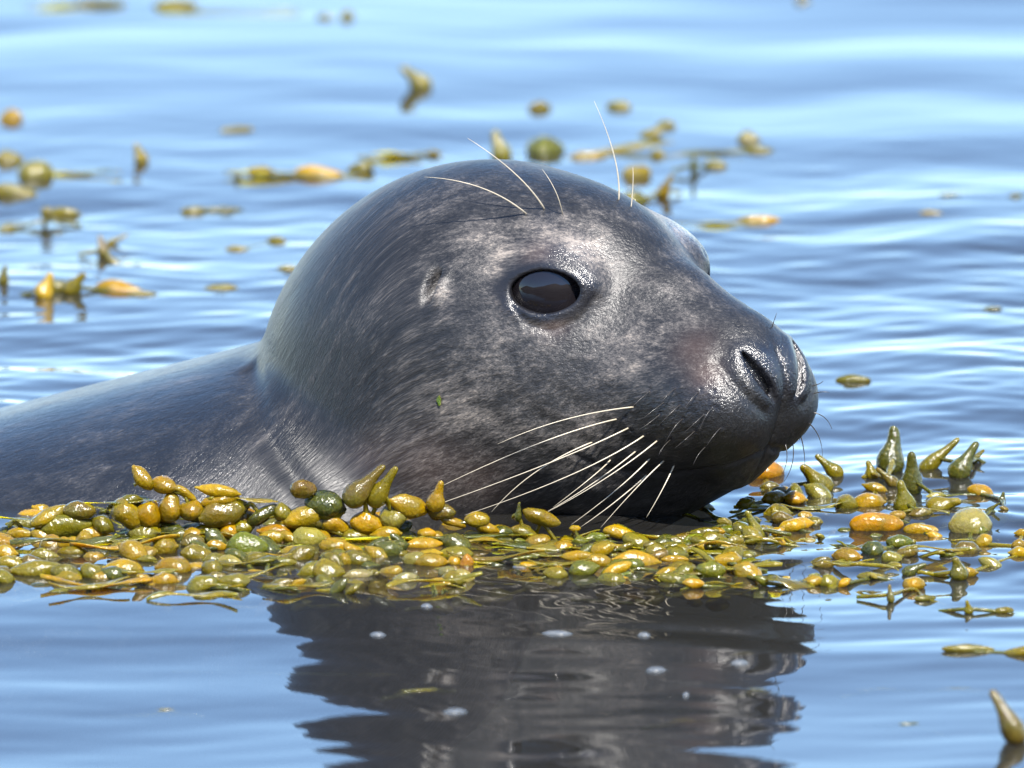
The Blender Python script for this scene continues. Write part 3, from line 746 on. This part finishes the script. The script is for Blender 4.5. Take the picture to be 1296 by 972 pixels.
region(840, 540, 2.842, [
    ('f', 828, 98, 165, 100, 74, 'D'), ('f', 746, 165, 66, 50, 100, 'V'), ('f', 805, 185, 96, 42, 135, 'V'), ('f', 892, 170, 160, 78, 91, 'D'), ('f', 995, 115, 170, 56, 36, 'V'),
    ('f', 1082, 130, 150, 76, 62, 'D'), ('f', 1125, 118, 70, 30, 48, 'V'), ('b', 1140, 237, 88, 52, -15, 'A'), ('f', 1218, 266, 40, 28, 80, 'D'), ('b', 760, 225, 84, 42, -15, 'Y'),
    ('b', 735, 280, 108, 72, 0, 'Y'), ('b', 657, 287, 68, 66, 80, 'V'), ('f', 862, 265, 120, 76, 101, 'V'), ('f', 1005, 288, 115, 82, 32, 'V'), ('b', 925, 327, 78, 44, 0, 'V'),
    ('b', 765, 350, 174, 84, 0, 'O'), ('b', 1103, 352, 142, 112, 0, 'P'), ('b', 1090, 437, 88, 66, 0, 'Y'), ('b', 1150, 402, 64, 48, 30, 'Y'), ('f', 1182, 305, 60, 22, 45, 'D'),
    ('b', 848, 414, 88, 54, 0, 'G'), ('b', 925, 364, 114, 44, 0, 'Y'), ('b', 660, 467, 104, 58, 0, 'A'), ('b', 750, 447, 74, 66, 0, 'K'), ('b', 875, 454, 78, 48, 10, 'Y'),
    ('b', 820, 472, 68, 48, 0, 'P'), ('b', 575, 494, 68, 38, 0, 'V'), ('b', 745, 532, 94, 32, 0, 'V'), ('f', 900, 502, 86, 44, 35, 'D'), ('b', 900, 558, 74, 58, 0, 'A'),
    ('b', 940, 614, 74, 26, 0, 'V'), ('f', 815, 597, 64, 28, 95, 'V'), ('f', 1098, 645, 50, 34, 90, 'V'), ('b', 1225, 657, 64, 30, 0, 'V'), ('f', 1060, 500, 86, 64, 100, 'V'),
    ('b', 1082, 517, 84, 44, 0, 'Y'), ('b', 1175, 487, 84, 38, -20, 'P'), ('b', 1285, 385, 44, 34, 0, 'Y'), ('b', 1280, 417, 54, 38, 0, 'A'), ('b', 1275, 452, 64, 48, 0, 'Y'),
    ('b', 595, 550, 68, 52, 10, 'V'), ('b', 535, 550, 74, 48, 20, 'Y'), ('l', 460, 557, 130, 76, -35, 'V'), ('l', 260, 490, 130, 44, 15, 'V'), ('l', 75, 525, 160, 44, 15, 'V'), ('l', 115, 600, 150, 44, 0, 'P', -4),
    ('b', 470, 257, 92, 78, 90, 'V'), ('f', 548, 185, 140, 84, 122, 'V'), ('f', 595, 152, 116, 56, 135, 'V'), ('b', 365, 170, 126, 86, -5, 'O'), ('f', 325, 355, 115, 48, 115, 'V'),
    ('b', 250, 364, 94, 40, 0, 'G'), ('b', 150, 377, 114, 36, 0, 'V'), ('b', 75, 397, 84, 40, 0, 'Y'), ('b', 215, 442, 124, 44, 0, 'A'), ('b', 155, 404, 114, 44, 0, 'G'),
    ('b', 290, 417, 84, 36, 0, 'V'), ('b', 30, 432, 104, 36, 0, 'V'), ('b', 980, 252, 64, 30, 0, 'P'), ('b', 40, 480, 90, 30, 0, 'A'), ('b', 350, 390, 70, 50, 60, 'V'), ('b', 560, 240, 110, 60, -30, 'P'),
    ('l', 480, 300, 200, 40, 0, 'V'), ('b', 420, 250, 80, 60, 20, 'A'), ('l', 320, 560, 260, 40, 8, 'D', -4), ('l', 560, 610, 120, 50, 70, 'V', -6), ('l', 70, 450, 240, 40, -4, 'V')])
N_FRONT = len(ITEMS)
region(0, 0, 1.0, [   # scattered fronds on the open water
    ('f', 527, 100, 42, 26, 128, 'Y'), ('b', 683, 138, 27, 18, 0, 'A'), ('b', 783, 136, 29, 18, 0, 'A'), ('b', 14, 152, 27, 27, 0, 'Y'), ('f', 177, 195, 28, 18, 108, 'V'),
    ('b', 14, 245, 62, 24, -5, 'Y'), ('b', 45, 222, 42, 36, 20, 'Y'), ('b', 12, 203, 34, 22, 0, 'V'), ('b', 78, 266, 42, 16, 0, 'V'), ('l', 105, 218, 70, 16, 4, 'G'), ('f', 58, 272, 26, 14, 260, 'V'),
    ('l', 375, 220, 130, 26, -4, 'V'), ('b', 330, 217, 30, 16, 0, 'V'), ('b', 405, 222, 60, 22, -6, 'Y'), ('b', 455, 214, 36, 18, 20, 'Y'), ('b', 300, 226, 22, 9, 88, 'D'),
    ('l', 492, 195, 60, 16, 10, 'V'), ('b', 549, 195, 16, 13, 0, 'A'), ('l', 520, 193, 60, 8, 0, 'V'), ('b', 300, 165, 40, 10, 0, 'V'),
    ('f', 630, 186, 40, 26, 118, 'Y'), ('b', 690, 190, 44, 34, 0, 'G'),
    ('l', 770, 190, 120, 14, 18, 'Y'), ('b', 843, 161, 24, 17, 0, 'A'), ('b', 822, 172, 40, 14, 25, 'V'), ('b', 745, 198, 44, 14, 0, 'Y'),
    ('b', 805, 221, 36, 24, 15, 'V'), ('b', 832, 197, 19, 15, 0, 'A'), ('f', 878, 205, 30, 9, 92, 'D'), ('b', 905, 210, 28, 14, 0, 'V'), ('l', 900, 192, 60, 8, 14, 'V'),
    ('b', 948, 179, 28, 20, 0, 'V'), ('b', 960, 192, 34, 12, 0, 'V'), ('b', 802, 256, 34, 26, 0, 'V'), ('f', 841, 238, 34, 16, 72, 'A'),
    ('b', 960, 282, 50, 14, 0, 'Y'), ('l', 905, 284, 80, 8, 2, 'P'), ('f', 130, 312, 30, 16, 100, 'V'), ('f', 148, 302, 30, 8, 22, 'V'), ('b', 145, 331, 22, 8, -20, 'V'),
    ('f', 60, 366, 34, 24, 60, 'Y'), ('f', 95, 362, 36, 22, 55, 'Y'), ('b', 75, 370, 40, 24, 0, 'Y'), ('b', 152, 369, 60, 20, -4, 'Y'), ('b', 180, 375, 36, 10, 0, 'V'), ('f', 5, 352, 26, 14, 80, 'V'),
    ('b', 125, 5, 60, 13, 0, 'V'), ('l', 95, 4, 90, 10, 0, 'V'), ('b', 222, 6, 50, 16, 0, 'V'), ('l', 290, 9, 130, 8, 0, 'V'), ('b', 411, 22, 20, 10, 0, 'V'), ('b', 439, 21, 16, 16, 70, 'V'), ('b', 1016, 1, 18, 12, 0, 'V'),
    ('b', 245, 264, 30, 10, 0, 'V'), ('b', 280, 263, 50, 8, 0, 'D'), ('b', 350, 304, 22, 12, 0, 'V'), ('b', 300, 315, 28, 8, 0, 'V'), ('b', 280, 367, 40, 10, 0, 'V'), ('b', 10, 286, 24, 10, 0, 'V'), ('b', 365, 342, 26, 9, 0, 'V'),
    ('b', 1080, 482, 40, 12, 0, 'V'), ('b', 1202, 250, 26, 6, 0, 'D'), ('b', 1286, 250, 20, 8, 0, 'D'), ('b', 1178, 272, 26, 6, 0, 'P'), ('b', 1256, 388, 22, 6, 0, 'D'),
    ('b', 1225, 824, 60, 13, -2, 'V'), ('b', 1291, 827, 42, 15, 10, 'V'), ('f', 1276, 908, 72, 30, 113, 'V'),
    ('l', 185, 903, 80, 5, 0, 'V', -1), ('b', 210, 898, 30, 6, 0, 'V', -1), ('l', 360, 850, 200, 5, -3, 'D', -1), ('b', 1110, 872, 50, 5, 0, 'V', -1), ('b', 1215, 872, 60, 5, 0, 'V', -1), ('b', 1150, 918, 30, 8, 0, 'D', -1),
    ('b', 960, 875, 40, 10, 0, 'V', -2), ('b', 865, 912, 30, 8, 0, 'V', -2), ('b', 530, 873, 60, 6, 0, 'V', -1), ('b', 940, 830, 26, 6, 0, 'V', -2)])
# fill between the traced ones: smaller bladders packed in the raft, many of them awash
def fill(n, poly_uv, smin_, smax_, tones, seed, h0=-4, h1=3):
    r = np.random.default_rng(seed); pts = np.array(poly_uv, float); k = 0
    def inside(x, y):
        c = False
        for i in range(len(pts)):
            (x0, y0), (x1, y1) = pts[i], pts[i-1]
            if (y0 > y) != (y1 > y) and x < (x1-x0)*(y-y0)/(y1-y0)+x0: c = not c
        return c
    while k < n:
        u = r.uniform(*np.array(pts[:, 0].min(), ) + np.array([0, np.ptp(pts[:, 0])])); v = r.uniform(pts[:, 1].min(), pts[:, 1].max())
        if not inside(u, v): continue
        k += 1; le = r.uniform(smin_, smax_)
        if r.random() < 0.86: ITEMS.append(dict(k='b', u=u, v=v, le=le, wi=le*r.uniform(.42, .7), an=r.normal(0, 18), t=tones[r.integers(len(tones))], h=r.uniform(h0, h1)))
        else: ITEMS.append(dict(k='s', u=u, v=v, le=le*r.uniform(2, 4), wi=le*r.uniform(.42, .7), an=r.normal(0, 10), t='VVDVA'[r.integers(5)], h=r.uniform(-2, 6)))
fill(170, [(0, 655), (120, 640), (420, 645), (640, 668), (660, 720), (560, 745), (420, 752), (200, 750), (0, 742)], 20, 42, 'YVVAVDY', 3)
fill(90, [(640, 672), (900, 672), (960, 690), (960, 735), (840, 742), (650, 725)], 18, 38, 'VVAGVYD', 4)
fill(55, [(940, 640), (1080, 625), (1270, 640), (1290, 690), (1180, 730), (960, 740)], 10, 24, 'VVAYGPD', 5)
fill(46, [(0, 735), (300, 748), (640, 735), (700, 745), (560, 775), (300, 772), (0, 762)], 18, 36, 'VVBDVAB', 6, -12, -3)
fill(26, [(640, 730), (900, 735), (1010, 740), (1000, 765), (800, 765)], 16, 32, 'VVBDVA', 8, -12, -3)
fill(30, [(850, 655), (930, 625), (1010, 605), (1030, 660), (930, 700), (860, 690)], 16, 34, 'VVAYDVA', 9, -3, 4)
for it in ITEMS:
    if it['v'] < 420 and it['t'] in 'YA' and random.random() < 0.6: it['t'] = 'V'
    elif it['t'] in 'YAV' and random.random() < 0.10: it['t'] = 'B'

def place(it):
    """where the piece floats: pieces above the raft's edge lie on the ones below them"""
    u, v, wi = it['u'], it['v'], it['wi']*PX
    if it['h'] is not None: z = it['h']*MM
    elif it['k'] == 'f':
        z = 0.5*it['le']*PX*abs(math.sin(math.radians(it['an'])))-0.1*wi
    else: z = (0.16 if v > 420 else 0.02)*wi if it['k'] == 'b' else 0.0015
    p = on_z(u, v, z)
    if it['h'] is None and u < 900 and 590 < v < 690 and it['k'] != 'f':     # heaped against the seal: keep it in front of the body
        ylim = -0.118 if u < 640 else -0.122
        if p[1] > ylim: p = on_y(u, v, ylim)
    if it['h'] is not None and it['h'] > 7: p = on_y(u, v, -0.122)
    return p
for it in ITEMS:
    p = place(it)
    sc = (CAM-p) @ -FWD/DIST
    it['le'] *= sc*1.1; it['wi'] *= sc*1.1
    if it['k'] != 'f' or it['h'] is None: p[2] += float(water_z(p[0], p[1]))*0.8
    it['p'] = p
# heaped pieces lie on others
for it in list(ITEMS):
    if it['p'][2] > 0.011 and it['k'] == 'b' and it['v'] > 560 and it['u'] < 900:
        z = it['p'][2]-0.4*it['wi']*PX
        while z > 0.002:
            z -= 0.009
            le = random.uniform(26, 46)
            ITEMS.append(dict(k='b' if random.random() < .75 else 'l', u=it['u'], v=it['v'], le=le, wi=le*random.uniform(.5, .72), an=random.gauss(0, 20), t=random.choice('VVDYAV'), h=0,
                              p=np.array([it['p'][0]+random.uniform(-.014, .014), it['p'][1]+random.uniform(-.002, .010), max(z, -.001)])))
# neighbours along the raft belong to one frond
left = list(range(len(ITEMS))); CH = []
wr = random.Random(5)
while left:
    i = left.pop(0); ch = [i]; lim = wr.randint(3, 6)
    while len(ch) < lim:
        c = ITEMS[ch[-1]]['p']; best = None
        for j in left:
            e = ITEMS[j]['p']-c; d = math.hypot(e[0], e[1]*0.7)+abs(e[2])*1.5
            if d < 0.036 and (best is None or d < best[0]) and (j < N_FRONT or i >= N_FRONT or j >= N_FRONT+80): best = (d, j)
        if best is None: break
        ch.append(best[1]); left.remove(best[1])
    CH.append(ch)
def strap(pts, w, t):
    P = np.array(pts); n = len(P); k = max(6, 5*(n-1)+1)
    T = np.linspace(0, n-1, k); R = np.stack([np.interp(T, np.arange(n), P[:, i]) for i in range(3)], 1)
    for _ in range(2): R[1:-1] = 0.25*R[:-2]+0.5*R[1:-1]+0.25*R[2:]
    D = np.gradient(R, axis=0); D[:, 2] *= 0.5; D /= np.linalg.norm(D, axis=1)[:, None]+1e-9
    vs = []; fs = []
    for i in range(k):
        s = np.cross(D[i], (0, 0, 1)); s /= np.linalg.norm(s)+1e-9; u = np.cross(s, D[i])
        ww = w*(0.75+0.35*math.sin(i*1.7+P[0, 0]*90)); tp = min(1, 0.3+min(i, k-1-i)*0.5)
        for a, b in ((1, 0), (.5, 1), (-.5, 1), (-1, 0), (-.5, -1), (.5, -1)): vs.append(R[i]+s*ww*tp*a+u*t*b)
    for i in range(k-1):
        for j in range(6): fs.append((i*6+j, i*6+(j+1) % 6, i*6+6+(j+1) % 6, i*6+6+j))
    fs.append(tuple(range(5, -1, -1))); fs.append(tuple((k-1)*6+j for j in range(6)))
    return vs, fs
NUM = ['no', 'one', 'two', 'three', 'four', 'five', 'six', 'seven', 'eight']
PART = {'s': 'strap', 'b': 'bladder', 'f': 'pointed_tip', 'l': 'blade'}
def where(u, v):
    if v > 780: return 'on smooth water before the raft'
    if v < 60: return 'on far smooth water behind the seal'
    if v < 300 and u > 640: return "on water behind the seal's brow"
    if v < 300 and u > 220: return "on water behind the seal's head"
    if v < 400: return "on water beyond the seal's back"
    if u > 1000 and v < 545: return "on open water past the seal's nose"
    if u > 1040: return "in loose weed past the seal's nose"
    if u > 930: return "in weed under the seal's chin"
    if u > 640: return "in flat weed under the seal's whiskers"
    if u > 380: return "in weed against the seal's cheek"
    if u > 170: return "heaped by the seal's neck"
    return "heaped by the seal's back"
for ch in CH:
    its = [ITEMS[i] for i in ch]
    P = np.array([i['p'] for i in its]); base = P.mean(0).copy(); base[2] = min(base[2], 0.0)
    tones = [i['t'] for i in its]; main = max(sorted(set(tones)), key=tones.count)
    nb = sum(i['k'] == 'b' for i in its); nf = sum(i['k'] == 'f' for i in its); nl = sum(i['k'] in 'ls' for i in its)
    bits = []
    if nb: bits.append(NUM[nb]+(' bladder' if nb == 1 else ' bladders'))
    if nf: bits.append(NUM[nf]+(' tip' if nf == 1 else ' tips'))
    if nl: bits.append(NUM[nl]+(' blade' if nl == 1 else ' blades'))
    uv = np.mean([(i['u'], i['v']) for i in its], 0)
    wh = where(*uv)
    bits = bits[:2]
    sec = [t for t in sorted(sorted(set(tones)), key=lambda t: -tones.count(t)) if t != main]
    lab = f"{(TONE_WORD[main]+(chr(45)+TONE_WORD[sec[0]] if sec else str())).replace(chr(32), chr(45))} wrack with {' and '.join(bits) if len(bits) < 3 else bits[0]+', '+bits[1]+', '+bits[2]} {wh}"
    root = empty('wrack_frond', base)
    tag(root, lab, 'seaweed', 'wrack floating '+wh)
    for it in its:
        r = wr
        me = {'b': BLADDERS, 'f': FLASKS, 'l': BLADES, 's': STRAPS}[it['k']]; me = me[r.randrange(len(me))]
        o = link(PART[it['k']], me, None, root)
        le, wi = it['le']*PX, it['wi']*PX
        an = math.radians(it['an'])
        c = it['p']-base
        if it['k'] == 'f':
            ax = Vector((math.cos(an), r.uniform(-.25, .25), math.sin(an))).normalized()
            c = c-np.array(ax)*le*0.5
            o.scale = (le, wi, wi)
        elif it['k'] == 'b':
            ax = Vector((math.cos(an), r.uniform(-.35, .35), math.sin(an))).normalized(); o.scale = (le, wi*r.uniform(.9, 1.15), wi)
        elif it['k'] == 's':
            ax = Vector((math.cos(an), r.uniform(-.5, .5), math.sin(an)*0.3)).normalized(); o.scale = (le, le, le)
        else:
            ax = Vector((math.cos(an), r.uniform(-.2, .2), math.sin(an)*0.25)).normalized(); o.scale = (le*1.25, wi*1.15, min(wi, 0.012)*0.8)
        x = ax; up = Vector((r.uniform(-.25, .25), r.uniform(-.25, .25), 1)); y = up.cross(x).normalized(); z = x.cross(y)
        o.rotation_euler = Matrix((x, y, z)).transposed().to_euler()
        o.location = tuple(float(q) for q in c)
        t = TONES[it['t']]; k = r.uniform(.60, 1.02); o.color = (t[0]*k*r.uniform(.92, 1.08), t[1]*k, t[2]*k*r.uniform(.7, 1.4), 1)
    if len(its) > 1 or its[0]['k'] == 'b' and its[0]['le'] > 30:
        pts = [i['p']-base-np.array([0, 0, 0.15*i['wi']*PX]) for i in its]
        order = np.argsort([p[0] for p in pts]); pts = [pts[i] for i in order]
        e = np.array([wr.uniform(.010, .022), wr.uniform(-.012, .012), 0])*(1 if max(P[:, 2]) < 0.008 else 0.25)
        a = pts[0]-e; b = pts[-1]+e; a[2] -= min(0.003, pts[0][2]+base[2]+.004); b[2] -= min(0.003, pts[-1][2]+base[2]+.004)
        pts = [a]+pts+[b]
        vs, fs = strap(pts, min(0.0035, 0.22*np.mean([i['wi'] for i in its])*PX), 0.0010)
        s = link('stem', mesh_py('stem', vs, fs), MAT['weed'], root)
        t = TONES['V' if main in 'YAOPWB' else 'D']; k = wr.uniform(.7, 1.1); s.color = (t[0]*k, t[1]*k, t[2]*k, 1)

# pale flecks drifting in the seal's reflection
FR = np.random.default_rng(3)
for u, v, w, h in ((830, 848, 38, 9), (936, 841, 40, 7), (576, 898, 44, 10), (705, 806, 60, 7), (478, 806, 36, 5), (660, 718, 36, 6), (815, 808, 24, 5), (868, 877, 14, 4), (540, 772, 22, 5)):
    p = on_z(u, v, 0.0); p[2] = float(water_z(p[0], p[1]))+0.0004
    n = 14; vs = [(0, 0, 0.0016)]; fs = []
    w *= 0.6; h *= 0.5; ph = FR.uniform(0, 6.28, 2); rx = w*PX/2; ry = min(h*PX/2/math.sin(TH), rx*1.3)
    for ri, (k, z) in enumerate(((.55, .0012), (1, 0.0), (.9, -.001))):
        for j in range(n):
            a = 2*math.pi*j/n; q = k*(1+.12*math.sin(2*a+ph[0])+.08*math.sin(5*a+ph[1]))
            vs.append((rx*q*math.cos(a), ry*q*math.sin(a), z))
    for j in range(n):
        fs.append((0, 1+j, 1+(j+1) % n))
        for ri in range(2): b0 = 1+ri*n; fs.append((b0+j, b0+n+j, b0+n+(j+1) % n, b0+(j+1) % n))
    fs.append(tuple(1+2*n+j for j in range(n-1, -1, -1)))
    o = link('pale_fleck', mesh_py('pale_fleck', vs, fs), MAT['speck'], None, p)
    tag(o, "small pale fleck floating in the seal's dark reflection", 'speck', "pale flecks in the seal's reflection")

# a scrap of green weed stuck to the cheek
p = trace(556, 507, sdf); n_ = grad(sdf, p[None])[0]; n_ /= np.linalg.norm(n_)
o = link('weed_scrap', BLADES[1].copy(), None, None, p+n_*0.0006)
o.scale = (0.0055, 0.0028, 0.003); o.rotation_euler = Vector(n_).to_track_quat('Z', 'X').to_euler(); o.color = (0.07, 0.13, 0.02, 1)
tag(o, "tiny green scrap of weed stuck to the seal's cheek", 'seaweed')
